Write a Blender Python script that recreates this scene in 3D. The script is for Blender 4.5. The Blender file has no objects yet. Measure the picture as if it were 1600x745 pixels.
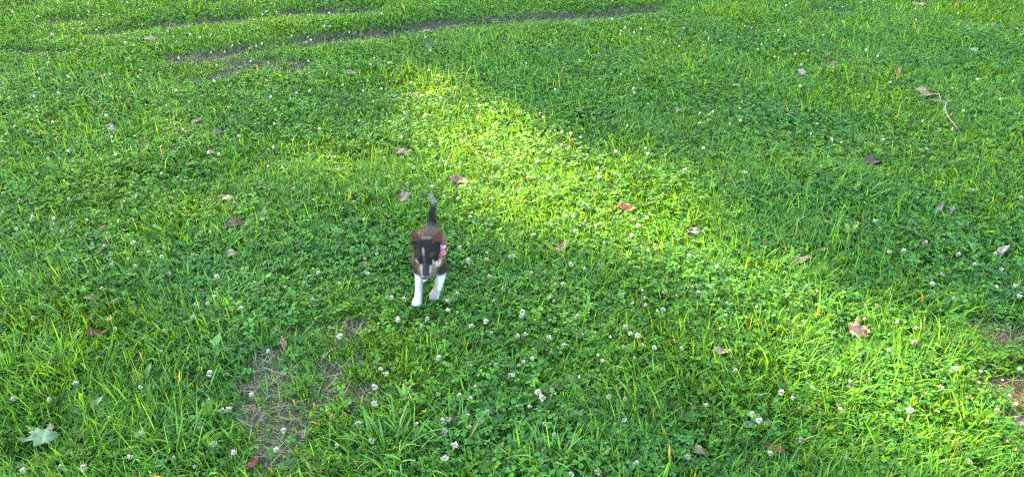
import bpy, math, random
import numpy as np
from mathutils import Vector, Matrix

R = math.radians
rng = np.random.default_rng(7)
random.seed(7)
scene = bpy.context.scene
col = scene.collection

# ------------------------------------------------------------------ camera
CAM_H, PITCH, HFOV = 1.5, R(31.0), R(66.0)
cam_d = bpy.data.cameras.new('camera')
cam_d.sensor_width = 36.0
cam_d.lens = 18.0 / math.tan(HFOV / 2)
cam_d.clip_start, cam_d.clip_end = 0.05, 2000.0
cam = bpy.data.objects.new('camera', cam_d)
cam.location = (0, 0, CAM_H)
cam.rotation_euler = (math.pi / 2 - PITCH, 0, 0)
col.objects.link(cam)
scene.camera = cam

# ------------------------------------------------------------------ sky and sun
SUN_EL, SUN_AZ = R(34.0), R(-34.0)          # azimuth from +Y towards +X
SUN = np.array([math.sin(SUN_AZ) * math.cos(SUN_EL), math.cos(SUN_AZ) * math.cos(SUN_EL), math.sin(SUN_EL)])
world = bpy.data.worlds.new('World')
scene.world = world
world.use_nodes = True
nt = world.node_tree
sky = nt.nodes.new('ShaderNodeTexSky')
sky.sky_type = 'NISHITA'
sky.sun_disc = False
sky.sun_elevation = SUN_EL
sky.sun_rotation = SUN_AZ
sky.dust_density = 2.0
bg = nt.nodes['Background']
nt.links.new(sky.outputs[0], bg.inputs[0])
bg.inputs[1].default_value = 0.15
sun_d = bpy.data.lights.new('sun', 'SUN')
sun_d.energy = 4.1
sun_d.angle = R(0.8)
sun_d.color = (1.0, 0.88, 0.42)
sun = bpy.data.objects.new('sun', sun_d)
sun.rotation_euler = Vector(SUN).to_track_quat('Z', 'Y').to_euler()
sun.location = (-8, 12, 12)
col.objects.link(sun)
vs = scene.view_settings
vs.view_transform = 'Standard'
vs.look = 'None'
vs.gamma = 1.0
vs.use_curve_mapping = False
vs.exposure = 3.9
vs.use_white_balance = True          # the camera's white balance, set for open shade
vs.white_balance_temperature = 7100
vs.white_balance_tint = 4
cy = scene.cycles
cy.use_denoising = False
scene.cycles.filter_width = 1.25
cy.max_bounces = 8
cy.diffuse_bounces = 6
cy.glossy_bounces = 2
cy.transmission_bounces = 4
cy.caustics_reflective = False
cy.caustics_refractive = False
cy.sample_clamp_indirect = 6.0

# ------------------------------------------------------------------ survey: photograph measurements -> metres on the lawn
F_PX = 800.0 / math.tan(HFOV / 2)

def G(px, py, z=0.0):
    dx, dy = (px - 800.0) / F_PX, (372.5 - py) / F_PX
    c, s = math.cos(PITCH), math.sin(PITCH)
    d = (dx, c + dy * s, -s + dy * c)
    t = (z - CAM_H) / d[2]
    return np.array([d[0] * t, d[1] * t, z])

def PXM(py):                                 # pixels per metre at that height in the picture
    p = G(800, py)
    return F_PX / (p[1] * math.cos(PITCH) + CAM_H * math.sin(PITCH))

# ------------------------------------------------------------------ small numeric helpers
def sstep(a, b, x):
    t = np.clip((x - a) / (b - a), 0, 1)
    return t * t * (3 - 2 * t)

_tab = np.random.default_rng(99).random((256, 256))

def vnoise(x, y, f, seed=0):
    x = np.asarray(x) * f + seed * 17.31
    y = np.asarray(y) * f + seed * 9.77
    xi, yi = np.floor(x).astype(int), np.floor(y).astype(int)
    u, v = x - xi, y - yi
    u, v = u * u * (3 - 2 * u), v * v * (3 - 2 * v)
    a, b = _tab[xi & 255, yi & 255], _tab[(xi + 1) & 255, yi & 255]
    c, d = _tab[xi & 255, (yi + 1) & 255], _tab[(xi + 1) & 255, (yi + 1) & 255]
    return (a * (1 - u) + b * u) * (1 - v) + (c * (1 - u) + d * u) * v

def fbm(x, y, f, seed=0, n=3):
    s, a, t = 0, 1.0, 0
    for k in range(n):
        s = s + a * vnoise(x, y, f * 2 ** k, seed + k * 3)
        t += a
        a *= 0.5
    return s / t

def seg_dist(x, y, pts):
    d = np.full(np.shape(x), 1e9)
    for (ax, ay), (bx, by) in zip(pts[:-1], pts[1:]):
        vx, vy = bx - ax, by - ay
        t = np.clip(((x - ax) * vx + (y - ay) * vy) / (vx * vx + vy * vy), 0, 1)
        d = np.minimum(d, np.hypot(x - ax - t * vx, y - ay - t * vy))
    return d

def poly_sd(x, y, pts):                      # signed distance, inside negative
    d = seg_dist(x, y, list(pts) + [pts[0]])
    ins = np.zeros(np.shape(x), bool)
    n = len(pts)
    for i in range(n):
        (ax, ay), (bx, by) = pts[i], pts[(i + 1) % n]
        if ay == by: continue
        c = ((ay > y) != (by > y)) & (x < (bx - ax) * (y - ay) / (by - ay) + ax)
        ins ^= c
    return np.where(ins, -d, d)

def GP(pts):
    return [tuple(G(a, b)[:2]) for a, b in pts]

# wheel ruts and bare patches of the lawn
RUTS = [
    (GP([(330, 88), (400, 78), (470, 70), (560, 58), (640, 48), (700, 42), (830, 33), (930, 27), (1010, 17)]), 0.15),
    (GP([(170, 52), (240, 43), (310, 37), (370, 32), (450, 25), (570, 19)]), 0.14),
    (GP([(270, 97), (335, 94)]), 0.09), (GP([(385, 104), (470, 106)]), 0.11),
    (GP([(300, 130), (350, 118), (430, 98)]), 0.06), (GP([(85, 36), (112, 36)]), 0.09),
    (GP([(1280, 22), (1320, 24)]), 0.05), (GP([(0, 84), (30, 82), (95, 88)]), 0.05),
]
BARE = [
    (GP([(372, 585), (410, 558), (465, 552), (490, 590), (475, 620), (465, 660), (490, 690), (470, 740), (405, 745), (385, 700), (392, 650), (365, 620)]), 0.03),
    (GP([(470, 522), (520, 515), (560, 520), (545, 545), (495, 540)]), 0.025),
    (GP([(480, 568), (545, 558), (590, 575), (530, 594)]), 0.02),
    (GP([(475, 605), (540, 598), (600, 618), (560, 645), (485, 640)]), 0.025),
    (GP([(1525, 592), (1570, 582), (1660, 586), (1660, 648), (1590, 642), (1540, 622)]), 0.025),
    (GP([(1575, 648), (1640, 640), (1640, 680), (1590, 668)]), 0.02),
    (GP([(1540, 520), (1600, 520), (1610, 545), (1560, 550)]), 0.02),
]
def bare_mask(x, y):
    w = 0.09 * (fbm(x, y, 9.0, 4) - 0.5)
    m = np.zeros(np.shape(x))
    for pts, wd in RUTS:
        brk = sstep(0.26, 0.50, fbm(x, y, 4.6, 13))
        m = np.maximum(m, (1 - sstep(wd * 0.4, wd * 1.15, seg_dist(x, y, pts) + w * 1.6)) * brk)
    for pts, wd in BARE:
        m = np.maximum(m, 0.92 * (1 - sstep(-wd, wd, poly_sd(x, y, pts) + 2.2 * w + 0.10 * (vnoise(x, y, 26.0, 8) - 0.5))))
    return m

def soft_bare(x, y):
    m = bare_mask(x, y)
    for pts, wd in RUTS: m = np.maximum(m, 0.8 * (1 - sstep(wd * 0.8, wd * 2.2, seg_dist(x, y, pts))))
    for pts, wd in BARE: m = np.maximum(m, 0.7 * (1 - sstep(0, 0.10, poly_sd(x, y, pts))))
    return m

def height(x, y):
    x, y = np.asarray(x, float), np.asarray(y, float)
    h = 0.016 * (fbm(x, y, 1.1, 21) - 0.5) + 0.012 * (vnoise(x, y, 4.5, 31) - 0.5)
    for pts, wd in RUTS[:2]:
        d = seg_dist(x, y, pts)
        h = h - 0.014 * np.exp(-(d / 0.09) ** 2) + 0.004 * np.exp(-((d - 0.17) / 0.06) ** 2)
    return h * np.exp(-((np.abs(x) / 14) ** 4)) * np.exp(-((np.abs(y - 4) / 14) ** 4))

def H(x, y):
    return float(height(np.array([x]), np.array([y]))[0])

# ------------------------------------------------------------------ object helpers
def tag(o, label=None, cat=None, group=None, kind=None):
    if label: o['label'] = label
    if cat: o['category'] = cat
    if group: o['group'] = group
    if kind: o['kind'] = kind
    return o

def empty(name, loc, rz=0.0):
    o = bpy.data.objects.new(name, None)
    o.empty_display_size = 0.05
    o.location = loc
    o.rotation_euler = (0, 0, rz)
    col.objects.link(o)
    return o

def link(name, me, mat=None, parent=None, smooth=True):
    o = bpy.data.objects.new(name, me)
    if mat and not me.materials: me.materials.append(mat)
    if parent: o.parent = parent
    col.objects.link(o)
    return o

def mesh_np(name, V, loops, starts, totals, C=None, mat=None, smooth=False):
    me = bpy.data.meshes.new(name)
    V = np.asarray(V, np.float32)
    me.vertices.add(len(V))
    me.vertices.foreach_set('co', V.ravel())
    me.loops.add(len(loops))
    me.loops.foreach_set('vertex_index', np.asarray(loops, np.int32))
    me.polygons.add(len(starts))
    me.polygons.foreach_set('loop_start', np.asarray(starts, np.int32))
    me.polygons.foreach_set('loop_total', np.asarray(totals, np.int32))
    if smooth:
        me.polygons.foreach_set('use_smooth', np.ones(len(starts), bool))
    me.update(calc_edges=True)
    if C is not None:
        a = me.color_attributes.new('Col', 'FLOAT_COLOR', 'POINT')
        C4 = np.ones((len(V), 4), np.float32)
        C4[:, :3] = C
        a.data.foreach_set('color', C4.ravel())
    if mat: me.materials.append(mat)
    return me

def pattern_mesh(name, V, faces, C, mat, smooth=False):
    """V (N,k,3): N copies of a k-vertex pattern with the face list `faces`."""
    N, k = V.shape[:2]
    base = np.concatenate([np.array(f) for f in faces])
    loops = (base[None, :] + (np.arange(N) * k)[:, None]).ravel()
    tot = np.tile(np.array([len(f) for f in faces]), N)
    starts = np.concatenate([[0], np.cumsum(tot)[:-1]])
    return mesh_np(name, V.reshape(-1, 3), loops, starts, tot, C.reshape(-1, 3), mat, smooth)

def mesh_py(name, V, Fs, C=None, mat=None, smooth=False):
    tot = np.array([len(f) for f in Fs])
    starts = np.concatenate([[0], np.cumsum(tot)[:-1]])
    return mesh_np(name, V, np.concatenate([np.array(f) for f in Fs]), starts, tot, C, mat, smooth)

# ------------------------------------------------------------------ materials
def leaf_mat(name, rough=0.45, transl=0.35, spec=0.5, noise=0.0, tcol=(1.25, 1.1, 0.45), nscale=300.0):
    m = bpy.data.materials.new(name)
    m.use_nodes = True
    t = m.node_tree
    p = t.nodes['Principled BSDF']
    out = t.nodes['Material Output']
    a = t.nodes.new('ShaderNodeAttribute')
    a.attribute_name = 'Col'
    src = a.outputs['Color']
    if noise > 0:
        tc = t.nodes.new('ShaderNodeTexCoord')
        n = t.nodes.new('ShaderNodeTexNoise')
        n.inputs['Scale'].default_value = nscale
        n.inputs['Detail'].default_value = 4
        t.links.new(tc.outputs['Object'], n.inputs['Vector'])
        mr = t.nodes.new('ShaderNodeMapRange')
        mr.inputs['From Min'].default_value, mr.inputs['From Max'].default_value = 0.3, 0.7
        mr.inputs['To Min'].default_value, mr.inputs['To Max'].default_value = 1 - noise, 1 + noise
        t.links.new(n.outputs['Fac'], mr.inputs['Value'])
        mx = t.nodes.new('ShaderNodeMix')
        mx.data_type = 'RGBA'
        mx.blend_type = 'MULTIPLY'
        mx.inputs['Factor'].default_value = 1
        t.links.new(src, mx.inputs['A'])
        t.links.new(mr.outputs['Result'], mx.inputs['B'])
        src = mx.outputs['Result']
    t.links.new(src, p.inputs['Base Color'])
    p.inputs['Roughness'].default_value = rough
    p.inputs['Specular IOR Level'].default_value = spec
    if transl > 0:
        tr = t.nodes.new('ShaderNodeBsdfTranslucent')
        mul = t.nodes.new('ShaderNodeMix')
        mul.data_type = 'RGBA'
        mul.blend_type = 'MULTIPLY'
        mul.inputs['Factor'].default_value = 1
        mul.inputs['B'].default_value = (*tcol, 1)
        t.links.new(src, mul.inputs['A'])
        t.links.new(mul.outputs['Result'], tr.inputs['Color'])
        ms = t.nodes.new('ShaderNodeMixShader')
        ms.inputs['Fac'].default_value = transl
        t.links.new(p.outputs[0], ms.inputs[1])
        t.links.new(tr.outputs[0], ms.inputs[2])
        t.links.new(ms.outputs[0], out.inputs['Surface'])
    return m

def solid_mat(name, c, rough=0.5, spec=0.5):
    m = bpy.data.materials.new(name)
    m.use_nodes = True
    p = m.node_tree.nodes['Principled BSDF']
    p.inputs['Base Color'].default_value = (*c, 1)
    p.inputs['Roughness'].default_value = rough
    p.inputs['Specular IOR Level'].default_value = spec
    return m

M_GRASS = leaf_mat('grass_blade', 0.55, 0.46, 0.27, tcol=(2.3, 1.5, 0.25))
M_CLOVER = leaf_mat('clover_leaf', 0.55, 0.44, 0.20, tcol=(2.3, 1.5, 0.25))
M_STRAW = leaf_mat('dry_straw', 0.7, 0.15, 0.3, tcol=(1, 0.95, 0.8))
M_FLOWER = leaf_mat('clover_flower', 0.7, 0.25, 0.2, tcol=(1, 1, 0.9))
M_DEAD = leaf_mat('dead_leaf', 0.6, 0.18, 0.35, noise=0.45, tcol=(1.2, 0.9, 0.6), nscale=90.0)
M_WEED = leaf_mat('weed_leaf', 0.42, 0.36, 0.5, noise=0.12, tcol=(1.7, 1.35, 0.35), nscale=120.0)
M_TREE = leaf_mat('tree_leaf', 0.5, 0.3, 0.4)
M_BARK = leaf_mat('bark', 0.9, 0.0, 0.2, noise=0.35, nscale=12.0)
M_TWIG = leaf_mat('twig_bark', 0.8, 0.0, 0.2, noise=0.25, nscale=200.0)
M_FUR = leaf_mat('puppy_coat', 0.75, 0.0, 0.08)
M_EYE = solid_mat('puppy_eye', (0.006, 0.005, 0.004), 0.25, 0.22)
M_NOSE = solid_mat('puppy_nose', (0.015, 0.013, 0.013), 0.35, 0.5)

def soil_mat():
    m = bpy.data.materials.new('lawn_soil')
    m.use_nodes = True
    t = m.node_tree
    p = t.nodes['Principled BSDF']
    tc = t.nodes.new('ShaderNodeTexCoord')
    n1 = t.nodes.new('ShaderNodeTexNoise')
    n1.inputs['Scale'].default_value = 45
    n1.inputs['Detail'].default_value = 8
    n2 = t.nodes.new('ShaderNodeTexNoise')
    n2.inputs['Scale'].default_value = 3
    n2.inputs['Detail'].default_value = 5
    for n in (n1, n2): t.links.new(tc.outputs['Object'], n.inputs['Vector'])
    r = t.nodes.new('ShaderNodeValToRGB')
    e = r.color_ramp.elements
    e[0].position, e[0].color = 0.3, (0.022, 0.017, 0.012, 1)
    e[1].position, e[1].color = 0.72, (0.080, 0.065, 0.042, 1)
    t.links.new(n1.outputs['Fac'], r.inputs['Fac'])
    a = t.nodes.new('ShaderNodeAttribute')
    a.attribute_name = 'Col'
    mx = t.nodes.new('ShaderNodeMix')
    mx.data_type = 'RGBA'
    t.links.new(r.outputs['Color'], mx.inputs['A'])
    t.links.new(a.outputs['Color'], mx.inputs['B'])
    mr = t.nodes.new('ShaderNodeMapRange')
    mr.inputs['From Min'].default_value, mr.inputs['From Max'].default_value = 0.35, 0.65
    mr.inputs['To Min'].default_value, mr.inputs['To Max'].default_value = 0.25, 0.75
    t.links.new(n2.outputs['Fac'], mr.inputs['Value'])
    t.links.new(mr.outputs['Result'], mx.inputs['Factor'])
    t.links.new(mx.outputs['Result'], p.inputs['Base Color'])
    p.inputs['Roughness'].default_value = 0.95
    p.inputs['Specular IOR Level'].default_value = 0.15
    b = t.nodes.new('ShaderNodeBump')
    b.inputs['Strength'].default_value = 0.7
    b.inputs['Distance'].default_value = 0.012
    t.links.new(n1.outputs['Fac'], b.inputs['Height'])
    t.links.new(b.outputs['Normal'], p.inputs['Normal'])
    return m

# ------------------------------------------------------------------ the ground, one sheet out to the horizon
def axis(lo, hi, step, far):
    core = np.arange(lo, hi + 1e-6, step)
    g, k = [], step
    v = hi
    while v < far:
        k *= 1.25
        v += k
        g.append(v)
    g2, k, v = [], step, lo
    while v > -far:
        k *= 1.25
        v -= k
        g2.append(v)
    return np.array(g2[::-1] + list(core) + g)
gx, gy = axis(-5.2, 5.2, 0.04, 600), axis(0.6, 7.6, 0.04, 600)
XX, YY = np.meshgrid(gx, gy)
ZZ = height(XX, YY)
bm_ = bare_mask(XX, YY)
nx, ny = len(gx), len(gy)
ii = (np.arange(ny - 1)[:, None] * nx + np.arange(nx - 1)[None, :]).ravel()
quads = np.stack([ii, ii + 1, ii + 1 + nx, ii + nx], 1)
far_green = (1 - bm_) * 0.75
rutd = np.min([seg_dist(XX, YY, r_[0]) for r_ in RUTS], axis=0) < 0.5
reds = sstep(1.0, 1.5, XX) * sstep(2.4, 1.7, YY)
soilc = np.stack([0.058 + 0.11 * reds, 0.048 + 0.006 * reds, 0.030 + 0.004 * reds], -1)
greenc = np.array([0.035, 0.065, 0.018])
soilc = np.where(rutd[..., None], np.array([0.030, 0.024, 0.018]), soilc)
gc = soilc * (1 - far_green[..., None]) + greenc * far_green[..., None]
ground = link('ground', mesh_np('ground', np.stack([XX, YY, ZZ], -1).reshape(-1, 3), quads.ravel(),
              np.arange(len(quads)) * 4, np.full(len(quads), 4), gc.reshape(-1, 3), soil_mat(), True))
tag(ground, 'dark soil under the lawn, bare in patches and wheel ruts', kind='structure')

# ------------------------------------------------------------------ shade trees outside the frame (they cast the lawn's shade)
# sunlit places on the lawn: [outline, how much sun gets through, softness in metres]
LIT = [
    (GP([(640, 120), (735, 122), (830, 165), (920, 215), (1010, 265), (1100, 325), (1150, 390), (1080, 440), (950, 425), (850, 390), (755, 350), (690, 300), (630, 215)]), 0.86, 0.24),
    (GP([(960, 380), (1110, 350), (1230, 425), (1350, 480), (1480, 530), (1640, 610), (1760, 720), (1760, 830), (1480, 790), (1330, 690), (1180, 580), (1030, 470)]), 0.70, 0.17),
    (GP([(130, 200), (330, 170), (560, 190), (660, 280), (640, 420), (560, 520), (420, 470), (250, 400), (140, 300)]), 0.15, 0.5),
    (GP([(620, 470), (760, 420), (900, 450), (1050, 560), (950, 660), (780, 600)]), 0.10, 0.3),
]
def sun_through(x, y):
    T = np.full(np.shape(x), 0.018)
    for pts, v, s in LIT:
        d = poly_sd(x, y, pts) + 0.45 * s * (fbm(x, y, 3.4, 41) - 0.5) * 2
        T = np.maximum(T, v * (1 - sstep(-s * 0.9, s * 0.9, d)))
    return T

def tube(V, Fs, C, pts, radii, col_, n=8):
    b0 = len(V)
    P = [np.array(p, float) for p in pts]
    for i, p in enumerate(P):
        d = P[min(i + 1, len(P) - 1)] - P[max(i - 1, 0)]
        d /= np.linalg.norm(d) + 1e-9
        a = np.cross(d, [0.31, 0.9, 0.2]); a /= np.linalg.norm(a)
        b = np.cross(d, a)
        for k in range(n):
            th = 2 * math.pi * k / n
            V.append(p + radii[i] * (math.cos(th) * a + math.sin(th) * b))
            C.append(col_)
    for i in range(len(P) - 1):
        for k in range(n):
            k2 = (k + 1) % n
            Fs.append([b0 + i * n + k, b0 + i * n + k2, b0 + (i + 1) * n + k2, b0 + (i + 1) * n + k])
    Fs.append([b0 + k for k in range(n)][::-1])
    Fs.append([b0 + (len(P) - 1) * n + k for k in range(n)])

def shade_tree(center, radii, nleaf, leaf, label, seed, mask=True):
    r = np.random.default_rng(seed)
    base = np.array([center[0], center[1], 0.0])
    root = empty('shade_tree', base)
    tag(root, label, 'tree', 'trees shading the lawn from outside the frame')
    V, Fs, C = [], [], []
    hz = center[2]
    tp = [(0.25 * math.sin(z * 0.5 + seed), 0.2 * math.cos(z * 0.7) - 0.2, z) for z in np.linspace(-0.1, hz, 9)]
    tube(V, Fs, C, tp, np.linspace(0.42, 0.16, 9), (0.10, 0.075, 0.055), 10)
    for k in range(11):
        z0 = hz * r.uniform(0.35, 0.95)
        az = r.uniform(0, 6.28)
        L = radii[0] * r.uniform(0.5, 0.85)
        pts = [(0.1 + math.cos(az) * L * s, math.sin(az) * L * s - 0.1, z0 + L * (0.55 * s - 0.12 * s * s) + 0.2 * math.sin(5 * s + k)) for s in np.linspace(0, 1, 6)]
        tube(V, Fs, C, pts, np.linspace(0.14, 0.025, 6), (0.10, 0.075, 0.055), 6)
    link('trunk', mesh_py('trunk', V, Fs, C, M_BARK, True), None, root)
    # crown: leaves spread through the volume in clumps
    u = r.normal(size=(nleaf, 3)); u /= np.linalg.norm(u, axis=1)[:, None]
    rad = r.random(nleaf) ** (1 / 2.6)
    bump = 0.86 + 0.28 * vnoise(np.arctan2(u[:, 1], u[:, 0]) * 2 + u[:, 2] * 3, u[:, 2] * 4, 1.3, seed)
    P = center + u * (rad * bump)[:, None] * np.array(radii)
    if mask:  # crown thinned along the sun's rays, its gaps shaped to draw the sunlit patches
        t = P[:, 2] / SUN[2]
        gxp, gyp = P[:, 0] - t * SUN[0], P[:, 1] - t * SUN[1]
        T = sun_through(gxp, gyp)
        keep = np.clip(-np.log(np.clip(T, 0.015, 0.999)) / 6.5, 0, 1)
        P = P[r.random(nleaf) < keep]
    n = len(P)
    a = r.normal(size=(n, 3)); a /= np.linalg.norm(a, axis=1)[:, None]
    nn = r.normal(size=(n, 3)) * 0.8 + np.array([0, 0, 0.9])
    b = np.cross(nn, a); b /= np.linalg.norm(b, axis=1)[:, None]
    nrm = np.cross(a, b)
    s = leaf * r.uniform(0.7, 1.3, n)[:, None]
    P = P - base
    W = np.stack([P - a * s, P - b * s * 0.62 + nrm * s * 0.15, P + a * s, P + b * s * 0.62 + nrm * s * 0.15], 1)
    cc = np.array([0.05, 0.11, 0.022]) * r.uniform(0.6, 1.5, (n, 1))
    link('crown', pattern_mesh('crown', W, [(0, 1, 2), (0, 2, 3)], np.repeat(cc[:, None, :], 4, 1), M_TREE), None, root)
    return root
vc = np.array([0.3, 3.4, 0.0])
shade_tree(vc + SUN * 20.0, (8.5, 8.5, 6.2), 170000, 0.094, 'tall leafy tree behind the lawn, casting the dappled shade', 3)
shade_tree(np.array([3.5, 22.5, 8.0]), (6.5, 6.5, 5.5), 9000, 0.2, 'rounder leafy tree standing beyond the far edge of the lawn', 5)

# ------------------------------------------------------------------ things standing in the lawn keep the turf low around them
PUP = np.array([-0.268, 2.14])
FLAT = [((-0.303, 2.075), 0.04, 0.5), ((-0.245, 2.10), 0.045, 0.5), ((-0.29, 1.99), 0.07, 0.6), ((-0.24, 2.02), 0.06, 0.65),
        ((-0.268, 2.20), 0.12, 0.45)]

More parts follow.
